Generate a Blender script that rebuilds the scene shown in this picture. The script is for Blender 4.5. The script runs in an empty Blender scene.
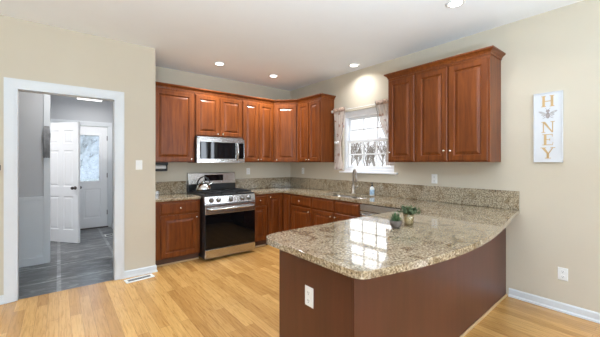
import bpy, bmesh, math, random
from mathutils import Vector, Matrix
C = bpy.context.scene.collection
PI = math.pi

# ------------------------------------------------------------------ camera, sky, lights, exposure
sc = bpy.context.scene
cam = bpy.data.cameras.new('camera')
cam.sensor_width = 36.0
cam.lens = 301.4 / 600 * 36.0
cam.shift_y = -0.00997
cam.clip_start = 0.05
co = bpy.data.objects.new('camera', cam)
C.objects.link(co)
co.location = (0, 0, 1.4005)
co.rotation_euler = (PI / 2, 0, -0.6748)
sc.camera = co

w = bpy.data.worlds.new('sky')
sc.world = w
w.use_nodes = True
nt = w.node_tree
bg = nt.nodes['Background']
tc = nt.nodes.new('ShaderNodeTexCoord')
sx = nt.nodes.new('ShaderNodeSeparateXYZ')
rp = nt.nodes.new('ShaderNodeValToRGB')
els = rp.color_ramp.elements
els[0].position, els[0].color = 0.0, (0.30, 0.31, 0.33, 1)
els[1].position, els[1].color = 1.0, (0.78, 0.88, 1.0, 1)
e_ = els.new(0.10)
e_.color = (0.34, 0.355, 0.375, 1)
e_ = els.new(0.20)
e_.color = (0.85, 0.88, 0.92, 1)
e_ = els.new(0.40)
e_.color = (0.95, 0.97, 1.0, 1)
nt.links.new(tc.outputs['Generated'], sx.inputs[0])
nt.links.new(sx.outputs['Z'], rp.inputs[0])
nt.links.new(rp.outputs[0], bg.inputs['Color'])
bg.inputs['Strength'].default_value = 3.2

sc.view_settings.view_transform = 'Standard'
sc.view_settings.look = 'None'
sc.view_settings.gamma = 1
sc.view_settings.use_curve_mapping = False
sc.view_settings.exposure = 0.20


def area_light(name, loc, direction, sx_, sy_, power, col=(1, 1, 1)):
    l = bpy.data.lights.new(name, 'AREA')
    l.shape = 'RECTANGLE'
    l.size, l.size_y = sx_, sy_
    l.energy = power
    l.color = col
    o = bpy.data.objects.new(name, l)
    C.objects.link(o)
    o.location = loc
    o.rotation_euler = Vector(direction).to_track_quat('-Z', 'Y').to_euler()
    return o


# area lamps standing in for daylight at unseen windows of the room
for xx in (4.66, 5.085):
    area_light('daylight', (xx, -3.22, 1.35), (0, 1, 0.1), 0.30, 1.9, 26, (0.80, 0.89, 1.0))
for xx in (-1.9, 0.3, 2.5):  # three wide rear windows, added to light the room
    area_light('daylight', (xx, -3.30, 1.45), (0, 1, 0.5), 1.35, 1.7, 60 if xx < 2 else 40, (0.70, 0.86, 1.0))
area_light('daylight', (-3.80, 1.2, 1.45), (1, 0, 0.5), 1.7, 1.7, 3, (0.70, 0.86, 1.0))  # added opening on the left, lets in extra fill


# ------------------------------------------------------------------ materials
def mat(name):
    m = bpy.data.materials.new(name)
    m.use_nodes = True
    n = m.node_tree
    b = n.nodes['Principled BSDF']
    return m, n, b


def N(n, t, **kw):
    x = n.nodes.new(t)
    for k, v in kw.items():
        if k in x.inputs:
            x.inputs[k].default_value = v
        else:
            setattr(x, k, v)
    return x


def coords(n, scale=(1, 1, 1), rot=(0, 0, 0), kind='Object'):
    t = n.nodes.new('ShaderNodeTexCoord')
    mp = n.nodes.new('ShaderNodeMapping')
    mp.inputs['Scale'].default_value = scale
    mp.inputs['Rotation'].default_value = rot
    n.links.new(t.outputs[kind], mp.inputs['Vector'])
    return mp.outputs['Vector']


def ramp(n, fac, stops):
    r = n.nodes.new('ShaderNodeValToRGB')
    e = r.color_ramp.elements
    while len(e) < len(stops):
        e.new(0.5)
    for el, (p, c) in zip(e, stops):
        el.position = p
        el.color = (*c, 1)
    n.links.new(fac, r.inputs[0])
    return r.outputs[0]


def mix(n, a, b, fac, mode='MIX'):
    x = n.nodes.new('ShaderNodeMix')
    x.data_type = 'RGBA'
    x.blend_type = mode
    for sock, v in ((x.inputs[6], a), (x.inputs[7], b), (x.inputs[0], fac)):
        if hasattr(v, 'node'):
            n.links.new(v, sock)
        elif isinstance(v, (int, float)):
            sock.default_value = v
        else:
            sock.default_value = (*v, 1)
    return x.outputs[2]


def bump(n, b, h, strength=0.1, dist=0.01):
    x = N(n, 'ShaderNodeBump', Strength=strength, Distance=dist)
    n.links.new(h, x.inputs['Height'])
    n.links.new(x.outputs[0], b.inputs['Normal'])


def plain(name, col, rough=0.5, metal=0.0, spec=0.5, var=0.03, scale=8, coat=0.0, bmp=0.0, emit=0.0):
    m, n, b = mat(name)
    ns = N(n, 'ShaderNodeTexNoise', Scale=scale, Detail=4.0)
    n.links.new(coords(n), ns.inputs['Vector'])
    lo = tuple(max(0, c * (1 - var)) for c in col)
    hi = tuple(min(1, c * (1 + var)) for c in col)
    n.links.new(ramp(n, ns.outputs[0], [(0.3, lo), (0.7, hi)]), b.inputs['Base Color'])
    b.inputs['Roughness'].default_value = rough
    b.inputs['Metallic'].default_value = metal
    b.inputs['Specular IOR Level'].default_value = spec
    b.inputs['Coat Weight'].default_value = coat
    if bmp:
        n2 = N(n, 'ShaderNodeTexNoise', Scale=scale * 20, Detail=3.0)
        n.links.new(coords(n), n2.inputs['Vector'])
        bump(n, b, n2.outputs[0], bmp, 0.002)
    if emit:
        b.inputs['Emission Color'].default_value = (*col, 1)
        b.inputs['Emission Strength'].default_value = emit
    return m


def cherry(name, dark, light, rough=0.34, coat=0.07, sc_=1.0):
    m, n, b = mat(name)
    v = coords(n, (14 * sc_, 14 * sc_, 1.1 * sc_))
    n1 = N(n, 'ShaderNodeTexNoise', Scale=2.2, Detail=6.0, Roughness=0.6, Distortion=0.6)
    n.links.new(v, n1.inputs['Vector'])
    n2 = N(n, 'ShaderNodeTexNoise', Scale=1.6, Detail=2.0)
    n.links.new(coords(n, (1, 1, 0.6)), n2.inputs['Vector'])
    c = ramp(n, n1.outputs[0], [(0.3, dark), (0.72, light)])
    c2 = ramp(n, n2.outputs[0], [(0.3, (0.8, 0.78, 0.76)), (0.75, (1.12, 1.1, 1.05))])
    n.links.new(mix(n, c, c2, 1.0, 'MULTIPLY'), b.inputs['Base Color'])
    b.inputs['Roughness'].default_value = rough
    b.inputs['Coat Weight'].default_value = coat
    b.inputs['Coat Roughness'].default_value = 0.2 if coat < 0.3 else 0.34
    b.inputs['Specular IOR Level'].default_value = 0.3
    bump(n, b, n1.outputs[0], 0.04, 0.002)
    return m


def granite(name):
    m, n, b = mat(name)
    v = coords(n)
    big = N(n, 'ShaderNodeTexNoise', Scale=7.0, Detail=4.0, Distortion=1.2)
    mid = N(n, 'ShaderNodeTexNoise', Scale=78.0, Detail=5.0, Roughness=0.65)
    fine = N(n, 'ShaderNodeTexVoronoi', Scale=130.0)
    spk = N(n, 'ShaderNodeTexNoise', Scale=75.0, Detail=3.0, Roughness=0.7)
    for x in (big, mid, fine, spk):
        n.links.new(v, x.inputs['Vector'])
    base = ramp(n, mid.outputs[0], [(0.30, (0.080, 0.062, 0.044)), (0.41, (0.245, 0.20, 0.14)), (0.54, (0.43, 0.375, 0.285)), (0.70, (0.66, 0.62, 0.54))])
    patch = ramp(n, big.outputs[0], [(0.34, (0.60, 0.50, 0.38)), (0.50, (1.0, 0.94, 0.86)), (0.68, (0.84, 0.78, 0.70))])
    c = mix(n, base, patch, 1.0, 'MULTIPLY')
    cell = ramp(n, fine.outputs['Color'], [(0.1, (0.45, 0.42, 0.36)), (0.5, (1.0, 1.0, 1.0)), (0.95, (1.25, 1.2, 1.15))])
    c = mix(n, c, cell, 0.75, 'MULTIPLY')
    dk = ramp(n, spk.outputs[0], [(0.33, (1, 1, 1)), (0.40, (0, 0, 0))])
    c = mix(n, c, (0.055, 0.045, 0.04), dk)
    n.links.new(c, b.inputs['Base Color'])
    b.inputs['Roughness'].default_value = 0.035
    b.inputs['Specular IOR Level'].default_value = 0.7
    b.inputs['IOR'].default_value = 1.7
    return m


def oak(name):
    m, n, b = mat(name)
    v = coords(n, (1, 1, 1), (0, 0, PI / 2))
    br = N(n, 'ShaderNodeTexBrick', Scale=1.0)
    br.inputs['Brick Width'].default_value = 1.15
    br.inputs['Row Height'].default_value = 0.083
    br.inputs['Mortar Size'].default_value = 0.0011
    br.inputs['Mortar Smooth'].default_value = 0.3
    br.inputs['Bias'].default_value = 0.0
    br.offset = 0.37
    br.offset_frequency = 2
    br.inputs['Color1'].default_value = (0.46, 0.235, 0.068, 1)
    br.inputs['Color2'].default_value = (0.67, 0.39, 0.130, 1)
    br.inputs['Mortar'].default_value = (0.26, 0.12, 0.045, 1)
    n.links.new(v, br.inputs['Vector'])
    g = N(n, 'ShaderNodeTexNoise', Scale=3.0, Detail=6.0, Roughness=0.6, Distortion=1.0)
    n.links.new(coords(n, (22, 1.4, 1)), g.inputs['Vector'])
    gr = ramp(n, g.outputs[0], [(0.32, (0.74, 0.66, 0.56)), (0.50, (0.98, 0.96, 0.94)), (0.65, (1.08, 1.07, 1.06))])
    c = mix(n, br.outputs[0], gr, 1.0, 'MULTIPLY')
    n.links.new(c, b.inputs['Base Color'])
    b.inputs['Roughness'].default_value = 0.27
    b.inputs['Coat Weight'].default_value = 0.2
    b.inputs['Coat Roughness'].default_value = 0.12
    return m


def tile(name):
    m, n, b = mat(name)
    br = N(n, 'ShaderNodeTexBrick', Scale=1.0)
    br.offset = 0.0
    br.inputs['Brick Width'].default_value = 0.66
    br.inputs['Row Height'].default_value = 0.66
    br.inputs['Mortar Size'].default_value = 0.02
    br.inputs['Mortar Smooth'].default_value = 0.0
    br.inputs['Color1'].default_value = (0.095, 0.098, 0.10, 1)
    br.inputs['Color2'].default_value = (0.16, 0.165, 0.17, 1)
    br.inputs['Mortar'].default_value = (0.26, 0.265, 0.27, 1)
    n.links.new(coords(n), br.inputs['Vector'])
    g = N(n, 'ShaderNodeTexNoise', Scale=2.0, Detail=7.0, Roughness=0.65, Distortion=1.6)
    n.links.new(coords(n, (1.6, 5, 1), (0, 0, 0.85)), g.inputs['Vector'])
    st = ramp(n, g.outputs[0], [(0.38, (0.7, 0.7, 0.7)), (0.5, (1.0, 1.0, 1.0)), (0.56, (1.5, 1.5, 1.5)), (0.66, (2.6, 2.6, 2.6))])
    n.links.new(mix(n, br.outputs[0], st, 1.0, 'MULTIPLY'), b.inputs['Base Color'])
    b.inputs['Roughness'].default_value = 0.28
    return m


def steel(name, col=(0.54, 0.535, 0.53), rough=0.24):
    m, n, b = mat(name)
    g = N(n, 'ShaderNodeTexNoise', Scale=6.0, Detail=4.0)
    n.links.new(coords(n, (2, 2, 60)), g.inputs['Vector'])
    n.links.new(ramp(n, g.outputs[0], [(0.3, tuple(c * 0.92 for c in col)), (0.7, col)]), b.inputs['Base Color'])
    b.inputs['Metallic'].default_value = 1.0
    b.inputs['Roughness'].default_value = rough
    return m


def glass(name, tint=(1, 1, 1), gloss=0.09):
    m, n, b = mat(name)
    out = n.nodes['Material Output']
    tr = N(n, 'ShaderNodeBsdfTransparent')
    tr.inputs[0].default_value = (*tint, 1)
    gl = N(n, 'ShaderNodeBsdfGlossy', Roughness=0.02)
    lw = N(n, 'ShaderNodeLayerWeight', Blend=0.5)
    pw = N(n, 'ShaderNodeMath', operation='POWER')
    pw.inputs[1].default_value = 4.0
    ml = N(n, 'ShaderNodeMath', operation='MULTIPLY_ADD')
    ml.inputs[1].default_value = 0.6
    ml.inputs[2].default_value = 0.03 + gloss * 0.2
    n.links.new(lw.outputs['Facing'], pw.inputs[0])
    n.links.new(pw.outputs[0], ml.inputs[0])
    mx = N(n, 'ShaderNodeMixShader')
    n.links.new(ml.outputs[0], mx.inputs[0])
    n.links.new(tr.outputs[0], mx.inputs[1])
    n.links.new(gl.outputs[0], mx.inputs[2])
    n.links.new(mx.outputs[0], out.inputs['Surface'])
    return m


def frosted(name):
    m, n, b = mat(name)
    out = n.nodes['Material Output']
    tr = N(n, 'ShaderNodeBsdfTransparent')
    tr.inputs[0].default_value = (0.66, 0.72, 0.78, 1)
    tl = N(n, 'ShaderNodeBsdfTranslucent')
    tl.inputs[0].default_value = (0.66, 0.70, 0.76, 1)
    mx = N(n, 'ShaderNodeMixShader')
    ns = N(n, 'ShaderNodeTexNoise', Scale=9.0, Detail=5.0)
    n.links.new(coords(n), ns.inputs['Vector'])
    n.links.new(ramp(n, ns.outputs[0], [(0.3, (0.15, 0.15, 0.15)), (0.7, (0.5, 0.5, 0.5))]), mx.inputs[0])
    n.links.new(tr.outputs[0], mx.inputs[1])
    n.links.new(tl.outputs[0], mx.inputs[2])
    n.links.new(mx.outputs[0], out.inputs['Surface'])
    return m


def sheer(name):
    m, n, b = mat(name)
    vo = N(n, 'ShaderNodeTexVoronoi', Scale=11.0)
    no = N(n, 'ShaderNodeTexNoise', Scale=14.0, Detail=3.0)
    for x in (vo, no):
        n.links.new(coords(n), x.inputs['Vector'])
    fl = ramp(n, vo.outputs['Distance'], [(0.20, (0.50, 0.29, 0.22)), (0.40, (0.84, 0.75, 0.70))])
    c = mix(n, fl, (0.82, 0.73, 0.67), ramp(n, no.outputs[0], [(0.46, (0, 0, 0)), (0.55, (1, 1, 1))]))
    n.links.new(c, b.inputs['Base Color'])
    b.inputs['Roughness'].default_value = 0.9
    out = n.nodes['Material Output']
    tl = N(n, 'ShaderNodeBsdfTranslucent')
    n.links.new(c, tl.inputs[0])
    tr = N(n, 'ShaderNodeBsdfTransparent')
    m1 = N(n, 'ShaderNodeMixShader')
    m1.inputs[0].default_value = 0.4
    m2 = N(n, 'ShaderNodeMixShader')
    m2.inputs[0].default_value = 0.34
    n.links.new(b.outputs[0], m1.inputs[1])
    n.links.new(tl.outputs[0], m1.inputs[2])
    n.links.new(m1.outputs[0], m2.inputs[1])
    n.links.new(tr.outputs[0], m2.inputs[2])
    n.links.new(m2.outputs[0], out.inputs['Surface'])
    return m


M = dict(
    wall=plain('cream_paint', (0.585, 0.518, 0.412), 0.85, var=0.015, scale=3, bmp=0.05),
    greywall=plain('grey_paint', (0.50, 0.505, 0.52), 0.85, var=0.015, scale=3, bmp=0.05),
    ceil=plain('ceiling_paint', (0.87, 0.90, 0.93), 0.95, var=0.01, scale=3, bmp=0.06),
    white=plain('white_trim_paint', (0.66, 0.68, 0.70), 0.4, var=0.01),
    door=plain('white_door_paint', (0.84, 0.84, 0.85), 0.4, var=0.01),
    vinyl=plain('white_vinyl', (0.86, 0.87, 0.90), 0.35, var=0.01),
    oak=oak('oak_planks'), tile=tile('grey_slate_tile'), granite=granite('speckled_granite'),
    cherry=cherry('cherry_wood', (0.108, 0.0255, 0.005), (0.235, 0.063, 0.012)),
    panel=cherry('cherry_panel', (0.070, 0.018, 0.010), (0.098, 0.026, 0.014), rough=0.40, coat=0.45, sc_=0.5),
    inside=plain('dark_toe_kick', (0.085, 0.035, 0.018), 0.6),
    shoe=plain('oak_shoe_moulding', (0.55, 0.36, 0.19), 0.45),
    steel=steel('brushed_steel'), chrome=steel('polished_chrome', (0.78, 0.78, 0.78), 0.08),
    knobsteel=steel('dark_knob_steel', (0.25, 0.245, 0.24), 0.3), faucet_metal=steel('brushed_faucet_metal', (0.46, 0.42, 0.38), 0.28), sinksteel=steel('sink_steel', (0.20, 0.19, 0.18), 0.3), nickel=steel('satin_nickel', (0.80, 0.77, 0.72), 0.22), darkmetal=steel('dark_bronze', (0.12, 0.10, 0.09), 0.35),
    blackglass=plain('black_glass', (0.004, 0.004, 0.005), 0.03, spec=0.3, var=0),
    black=plain('black_enamel', (0.012, 0.012, 0.013), 0.3, var=0.1),
    iron=plain('cast_iron', (0.014, 0.014, 0.015), 0.55, var=0.2, scale=60),
    plastic=plain('white_plastic', (0.82, 0.82, 0.80), 0.35, var=0.01),
    slot=plain('dark_slot', (0.10, 0.10, 0.10), 0.6),
    hall_light=plain('hall_lamp_diffuser', (1.0, 0.99, 0.97), 0.5, var=0, emit=1.6), lamp=plain('lamp_diffuser', (1.0, 0.97, 0.92), 0.5, var=0, emit=7.0),
    glass=glass('window_glass'), frost=frosted('door_glass'),
    jar=glass('jar_glass', (0.93, 0.90, 0.82), 0.2), curtain=sheer('sheer_floral_curtain'),
    heading=plain('brown_floral_heading', (0.50, 0.36, 0.28), 0.9, var=0.5, scale=28), curtain_edge=plain('grey_braid', (0.20, 0.17, 0.16), 0.9), tie=plain('white_ribbon', (0.85, 0.84, 0.83), 0.8),
    gold=plain('gold_lettering', (0.55, 0.37, 0.17), 0.45, var=0.08, scale=20),
    signboard=plain('white_sign_board', (0.64, 0.65, 0.675), 0.55, var=0.02), wing=plain('pale_wing_grey', (0.46, 0.44, 0.43), 0.6, var=0.2, scale=60), beegrey=plain('bee_grey', (0.33, 0.28, 0.27), 0.6, var=0.25, scale=60),
    clay=plain('pinkish_grey_pot', (0.125, 0.098, 0.080), 0.7, var=0.15, scale=30), sand=plain('sandy_soil', (0.46, 0.39, 0.26), 0.9, var=0.35, scale=60),
    leaf=plain('green_leaf', (0.05, 0.10, 0.035), 0.5, var=0.4, scale=25), greyleaf=plain('grey_green_leaf', (0.085, 0.115, 0.055), 0.7, spec=0.25, var=0.45, scale=30),
    label=plain('blue_label', (0.42, 0.58, 0.74), 0.5, var=0.25, scale=40), cloth=plain('grey_cloth', (0.27, 0.27, 0.28), 0.9, var=0.3, scale=12),
    thicket=plain('winter_woodland', (0.40, 0.39, 0.385), 0.95, var=0.45, scale=1.2), bark=plain('grey_bark', (0.20, 0.17, 0.15), 0.9, var=0.2), grass=plain('winter_grass', (0.30, 0.30, 0.20), 0.95, var=0.3, scale=0.6),
    display=plain('clock_display', (0.03, 0.035, 0.04), 0.1, var=0), paper=plain('white_paper', (0.82, 0.81, 0.79), 0.9),
)


# ------------------------------------------------------------------ helpers
def link(name, bm, m, parent=None, smooth=False, bevel=0.0, seg=2):
    bmesh.ops.recalc_face_normals(bm, faces=bm.faces)
    me = bpy.data.meshes.new(name)
    bm.to_mesh(me)
    bm.free()
    if smooth:
        for p in me.polygons:
            p.use_smooth = True
    me.materials.append(m if not isinstance(m, str) else M[m])
    o = bpy.data.objects.new(name, me)
    C.objects.link(o)
    if parent:
        o.parent = parent
    if bevel:
        md = o.modifiers.new('bevel', 'BEVEL')
        md.width = bevel
        md.segments = seg
        md.limit_method = 'ANGLE'
        md.angle_limit = math.radians(35)
    return o


def thing(name, label, cat, loc=(0, 0, 0), rz=0.0, group=None):
    o = bpy.data.objects.new(name, None)
    C.objects.link(o)
    o.empty_display_size = 0.1
    o.location = loc
    o.rotation_euler = (0, 0, rz)
    return tag(o, label, cat, group)


def tag(o, label, cat, group=None):
    o['label'] = label
    o['category'] = cat
    if group:
        o['group'] = group
    return o


def struct(o):
    o['kind'] = 'structure'
    return o


def box(bm, x0, x1, y0, y1, z0, z1, mtx=None):
    vs = [Vector((x, y, z)) for z in (z0, z1) for y in (y0, y1) for x in (x0, x1)]
    if mtx:
        vs = [mtx @ v for v in vs]
    v = [bm.verts.new(p) for p in vs]
    for f in ((0, 2, 3, 1), (4, 5, 7, 6), (0, 1, 5, 4), (2, 6, 7, 3), (0, 4, 6, 2), (1, 3, 7, 5)):
        bm.faces.new([v[i] for i in f])
    return bm


def bx(x0, x1, y0, y1, z0, z1):
    return box(bmesh.new(), x0, x1, y0, y1, z0, z1)


def lathe(bm, prof, seg=24, loc=(0, 0, 0), mtx=None):
    """prof: list of (r, z); rotates round z, closes the ends"""
    mtx = mtx or Matrix.Translation(loc)
    rings = []
    for r, z in prof:
        rings.append([bm.verts.new(mtx @ Vector((r * math.cos(2 * PI * k / seg), r * math.sin(2 * PI * k / seg), z))) for k in range(seg)])
    for a, b in zip(rings, rings[1:]):
        for k in range(seg):
            bm.faces.new((a[k], a[(k + 1) % seg], b[(k + 1) % seg], b[k]))
    bm.faces.new(rings[0])
    bm.faces.new(rings[-1])
    return bm


def axis_mtx(loc, d):
    return Matrix.Translation(loc) @ Vector(d).to_track_quat('Z', 'Y').to_matrix().to_4x4()


def tube(bm, pts, r, seg=10):
    pts = [Vector(p) for p in pts]
    rr = r if isinstance(r, (list, tuple)) else [r] * len(pts)
    rings = []
    up = None
    for i, p in enumerate(pts):
        d = (pts[min(i + 1, len(pts) - 1)] - pts[max(i - 1, 0)]).normalized()
        if up is None:
            up = d.orthogonal().normalized()
        up = (up - d * up.dot(d)).normalized()
        s = d.cross(up)
        rings.append([bm.verts.new(p + (up * math.cos(2 * PI * k / seg) + s * math.sin(2 * PI * k / seg)) * rr[i]) for k in range(seg)])
    for a, b in zip(rings, rings[1:]):
        for k in range(seg):
            bm.faces.new((a[k], a[(k + 1) % seg], b[(k + 1) % seg], b[k]))
    bm.faces.new(rings[0])
    bm.faces.new(rings[-1])
    return bm


def prism(bm, outline, z0, z1, mtx=None):
    mtx = mtx or Matrix()
    a = [bm.verts.new(mtx @ Vector((x, y, z0))) for x, y in outline]
    b = [bm.verts.new(mtx @ Vector((x, y, z1))) for x, y in outline]
    n = len(a)
    bm.faces.new(a)
    bm.faces.new(b)
    for i in range(n):
        bm.faces.new((a[i], a[(i + 1) % n], b[(i + 1) % n], b[i]))
    return bm


def catmull(p, n=8):
    q = [p[0]] + list(p) + [p[-1]]
    out = []
    for i in range(1, len(q) - 2):
        a, b, c, d = (Vector(v) for v in q[i - 1:i + 3])
        for k in range(n):
            t = k / n
            out.append(0.5 * ((2 * b) + (c - a) * t + (2 * a - 5 * b + 4 * c - d) * t * t + (3 * b - a - 3 * c + d) * t ** 3))
    out.append(Vector(p[-1]))
    return out


def rings_panel(bm, w, h, rings, x0=0.0, z0=0.0, ycap=0.0):
    """a flat leaf in the xz plane facing -y; rings = (inset, y) from the outside in, back at ycap"""
    allr = []
    for ins, y in [(rings[0][0], ycap)] + list(rings):
        allr.append([bm.verts.new((x0 + a, y, z0 + b)) for a, b in ((ins, ins), (w - ins, ins), (w - ins, h - ins), (ins, h - ins))])
    for a, b in zip(allr, allr[1:]):
        for k in range(4):
            bm.faces.new((a[k], a[(k + 1) % 4], b[(k + 1) % 4], b[k]))
    bm.faces.new(allr[0])
    bm.faces.new(allr[-1])
    return bm


T = 0.02


def raised_door(parent, x, z, w, h, knob=None, name='door', fr=0.058, m='cherry', y=0.0):
    bm = bmesh.new()
    rings_panel(bm, w, h, [(0, y - T + 0.007), (0.008, y - T), (fr, y - T), (fr + 0.007, y - T + 0.010), (fr + 0.013, y - T + 0.012), (fr + 0.040, y - T + 0.001), (fr + 0.044, y - T)], 0, 0, y)
    o = link(name, bm, m, parent)
    o.location = (x, 0, z)
    if knob:
        k = cab_knob(o, knob[0], y - T, knob[1])
    return o


def drawer_front(parent, x, z, w, h, m='cherry', knob=True):
    bm = bmesh.new()
    rings_panel(bm, w, h, [(0, -T + 0.010), (0.004, -T + 0.008), (0.018, -T), (0.020, -T)], 0, 0, 0)
    o = link('drawer', bm, m, parent)
    o.location = (x, 0, z)
    if knob:
        cab_knob(o, w / 2, -T, h / 2)
    return o


def cab_knob(parent, x, y, z):
    bm = bmesh.new()
    lathe(bm, [(0.009, 0), (0.006, 0.004), (0.005, 0.014), (0.013, 0.018), (0.015, 0.023), (0.011, 0.029), (0.003, 0.031)], 14, mtx=axis_mtx((x, y, z), (0, -1, 0)))
    return link('knob', bm, 'nickel', parent, True)


def sweep(bm, path, prof, side=1):
    """path: xy polyline; prof: closed list of (out, z); out is to the right of travel when side=1"""
    P = [Vector((*p, 0)) for p in path]
    n = len(P)
    rows = []
    for i in range(n):
        d0 = (P[i] - P[i - 1]).normalized() if i else (P[1] - P[0]).normalized()
        d1 = (P[i + 1] - P[i]).normalized() if i < n - 1 else d0
        n0 = Vector((d0.y, -d0.x, 0)) * side
        n1 = Vector((d1.y, -d1.x, 0)) * side
        b = (n0 + n1).normalized()
        k = 1 / max(0.3, b.dot(n0))
        rows.append([bm.verts.new(P[i] + b * (o * k) + Vector((0, 0, z))) for o, z in prof])
    m = len(prof)
    for a, b in zip(rows, rows[1:]):
        for k in range(m):
            bm.faces.new((a[k], a[(k + 1) % m], b[(k + 1) % m], b[k]))
    bm.faces.new(rows[0])
    bm.faces.new(rows[-1])
    return bm


XR, YB, YL, XL, H = 3.692, 4.928, 4.18, 0.968, 2.861
XE = 5.8
XW, YS = -3.6, -3.1                       # far left and rear of the room behind the camera

# ------------------------------------------------------------------ the setting
bm = bx(XW - 0.15, XR + 0.15, YS - 0.15, YL + 0.02, -0.06, 0)
box(bm, XR + 0.15, XE + 0.15, YS - 0.15, 0.35, -0.06, 0)
box(bm, 0.91, XR + 0.15, YL + 0.02, YB + 0.15, -0.06, 0)
struct(link('floor', bm, 'oak'))
struct(link('floor', bx(-2.6, 0.91, YL + 0.02, 7.87, -0.06, 0.0), 'tile'))
bm = bx(XW - 0.15, XR + 0.15, YS - 0.15, YL + 0.13, H, H + 0.1)
box(bm, XR + 0.15, XE + 0.15, YS - 0.15, 0.35, H, H + 0.1)
box(bm, 0.89, XR + 0.15, YL + 0.13, YB + 0.15, H, H + 0.1)
struct(link('ceiling', bm, 'ceil'))
struct(link('ceiling', bx(-2.6, 0.89, YL + 0.13, 7.87, 2.74, 2.84), 'ceil'))


def wall(name, axis, at, thick, u0, u1, z0, z1, holes, m):
    """axis 'x': wall plane x=at..at+thick, spans y; axis 'y': plane y=at..at+thick, spans x. holes (u0,u1,z0,z1) sorted, not stacked"""
    bm = bmesh.new()

    def piece(a, b, c, d):
        if b - a < 1e-4 or d - c < 1e-4:
            return
        if axis == 'x':
            box(bm, min(at, at + thick), max(at, at + thick), a, b, c, d)
        else:
            box(bm, a, b, min(at, at + thick), max(at, at + thick), c, d)
    u = u0
    for h in sorted(holes):
        piece(u, h[0], z0, z1)
        piece(h[0], h[1], z0, h[2])
        piece(h[0], h[1], h[3], z1)
        u = h[1]
    piece(u, u1, z0, z1)
    return struct(link(name, bm, m))


WY0, WY1, WZ0, WZ1 = 2.49, 3.47, 1.255, 2.235
wall('wall_right', 'x', XR, 0.15, 0.20, YB + 0.15, 0, H, [(WY0, WY1, WZ0, WZ1)], 'wall')
wall('wall_side', 'y', 0.20, 0.15, XR + 0.15, XE, 0, H, [], 'wall')
wall('wall_far_right', 'x', XE, 0.15, YS, 0.35, 0, H, [], 'wall')
wall('wall_back', 'y', YB, 0.15, XL - 0.04, XR, 0, H, [], 'wall')
DX0, DX1, DZ = -0.345, 0.535, 2.165
wall('wall_left', 'y', YL, 0.13, XW, XL, 0, H, [(DX0, DX1, 0, DZ)], 'wall')
wall('wall_left_return', 'x', XL, -0.04, YL + 0.13, YB, 0, H, [], 'wall')
wall('wall_rear', 'y', YS, -0.15, XW, XE, 0, H, [(-2.6, -1.2, 0.6, 2.3), (-0.4, 1.0, 0.6, 2.3), (1.8, 3.2, 0.6, 2.3), (4.50, 4.82, 0.35, 2.35), (4.925, 5.245, 0.35, 2.35)], 'wall')
wall('wall_far_left', 'x', XW, -0.15, YS, YL, 0, H, [(0.3, 2.1, 0.6, 2.3)], 'wall')
# hall beyond the doorway
wall('wall_hall_front', 'y', 5.49, 0.12, -2.6, -0.155, 0, 2.74, [], 'greywall')
wall('wall_hall_left', 'x', -0.23, -0.10, 7.04, 7.72, 0, 2.74, [], 'greywall')
wall('wall_hall_right', 'x', 0.905, 0.02, 4.31, 7.72, 0, 2.74, [], 'greywall')
wall('wall_hall_back', 'y', 7.72, 0.15, -2.5, 0.92, 0, 2.74, [(-0.09, 0.845, 0.0, 2.19)], 'greywall')
wall('wall_hall_side', 'x', -2.5, -0.1, 4.31, 7.72, 0, 2.74, [], 'greywall')
bm = bx(-0.165, -0.095, 5.478, 5.62, 0, 2.74)
struct(link('trim_1', bm, 'white', bevel=0.003))
bm = bx(-2.5, -0.165, 5.474, 5.49, 0.0, 0.885)
box(bm, -2.5, -0.165, 5.462, 5.49, 0.885, 0.935)
box(bm, -2.5, -0.165, 5.464, 5.49, 0.0, 0.10)
for xx in (-2.0, -1.4, -0.8):
    box(bm, xx, xx + 0.05, 5.468, 5.49, 0.1, 0.885)
struct(link('trim_2', bm, 'white', bevel=0.003))


def casing(name, x0, x1, zt, y, depth, wid=0.082, th=0.02, jamb=True):
    prof = [(0, 0), (wid, 0), (wid, -th), (wid * 0.75, -th), (wid * 0.2, -th * 0.6), (0, -th * 0.5)]
    bm = bmesh.new()
    path = [(x0, 0), (x0, zt), (x1, zt), (x1, 0)]
    P = [Vector((a, b)) for a, b in path]
    rows = []
    for i, p in enumerate(P):
        s = [(-1, 0), (-1, 1), (1, 1), (1, 0)][i]
        rows.append([bm.verts.new((p.x + s[0] * o, y + d, p.y + s[1] * o)) for o, d in prof])
    for a, b in zip(rows, rows[1:]):
        for k in range(len(prof)):
            bm.faces.new((a[k], a[(k + 1) % len(prof)], b[(k + 1) % len(prof)], b[k]))
    bm.faces.new(rows[0])
    bm.faces.new(rows[-1])
    if jamb:
        box(bm, x0 - 0.001, x0 + 0.018, y - 0.004, y + depth, 0, zt)
        box(bm, x1 - 0.018, x1 + 0.001, y - 0.004, y + depth, 0, zt)
        box(bm, x0 + 0.0185, x1 - 0.0185, y - 0.004, y + depth, zt - 0.018, zt + 0.001)
    return struct(link(name, bm, 'white'))


casing('trim_3', DX0, DX1, DZ, YL, 0.135)
casing('trim_4', -0.09, 0.845, 2.19, 7.72, 0.10, wid=0.075)


def baseboard(name, path, side=1, h=0.085):
    bm = bmesh.new()
    sweep(bm, path, [(0, 0), (0.022, 0), (0.022, 0.014), (0.013, 0.026), (0.013, h - 0.012), (0.006, h), (0, h)], side)
    return struct(link(name, bm, 'white'))


baseboard('baseboard_left', [(DX1 + 0.082, YL), (XL, YL), (XL, YL + 0.16)], 1)
baseboard('baseboard_left', [(XW, YL), (DX0 - 0.082, YL)], 1)
baseboard('baseboard_right', [(XR, 1.10), (XR, 0.20)], 1)
baseboard('baseboard_hall', [(0.905, 7.72), (0.905, 4.32)], 1)


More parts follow.
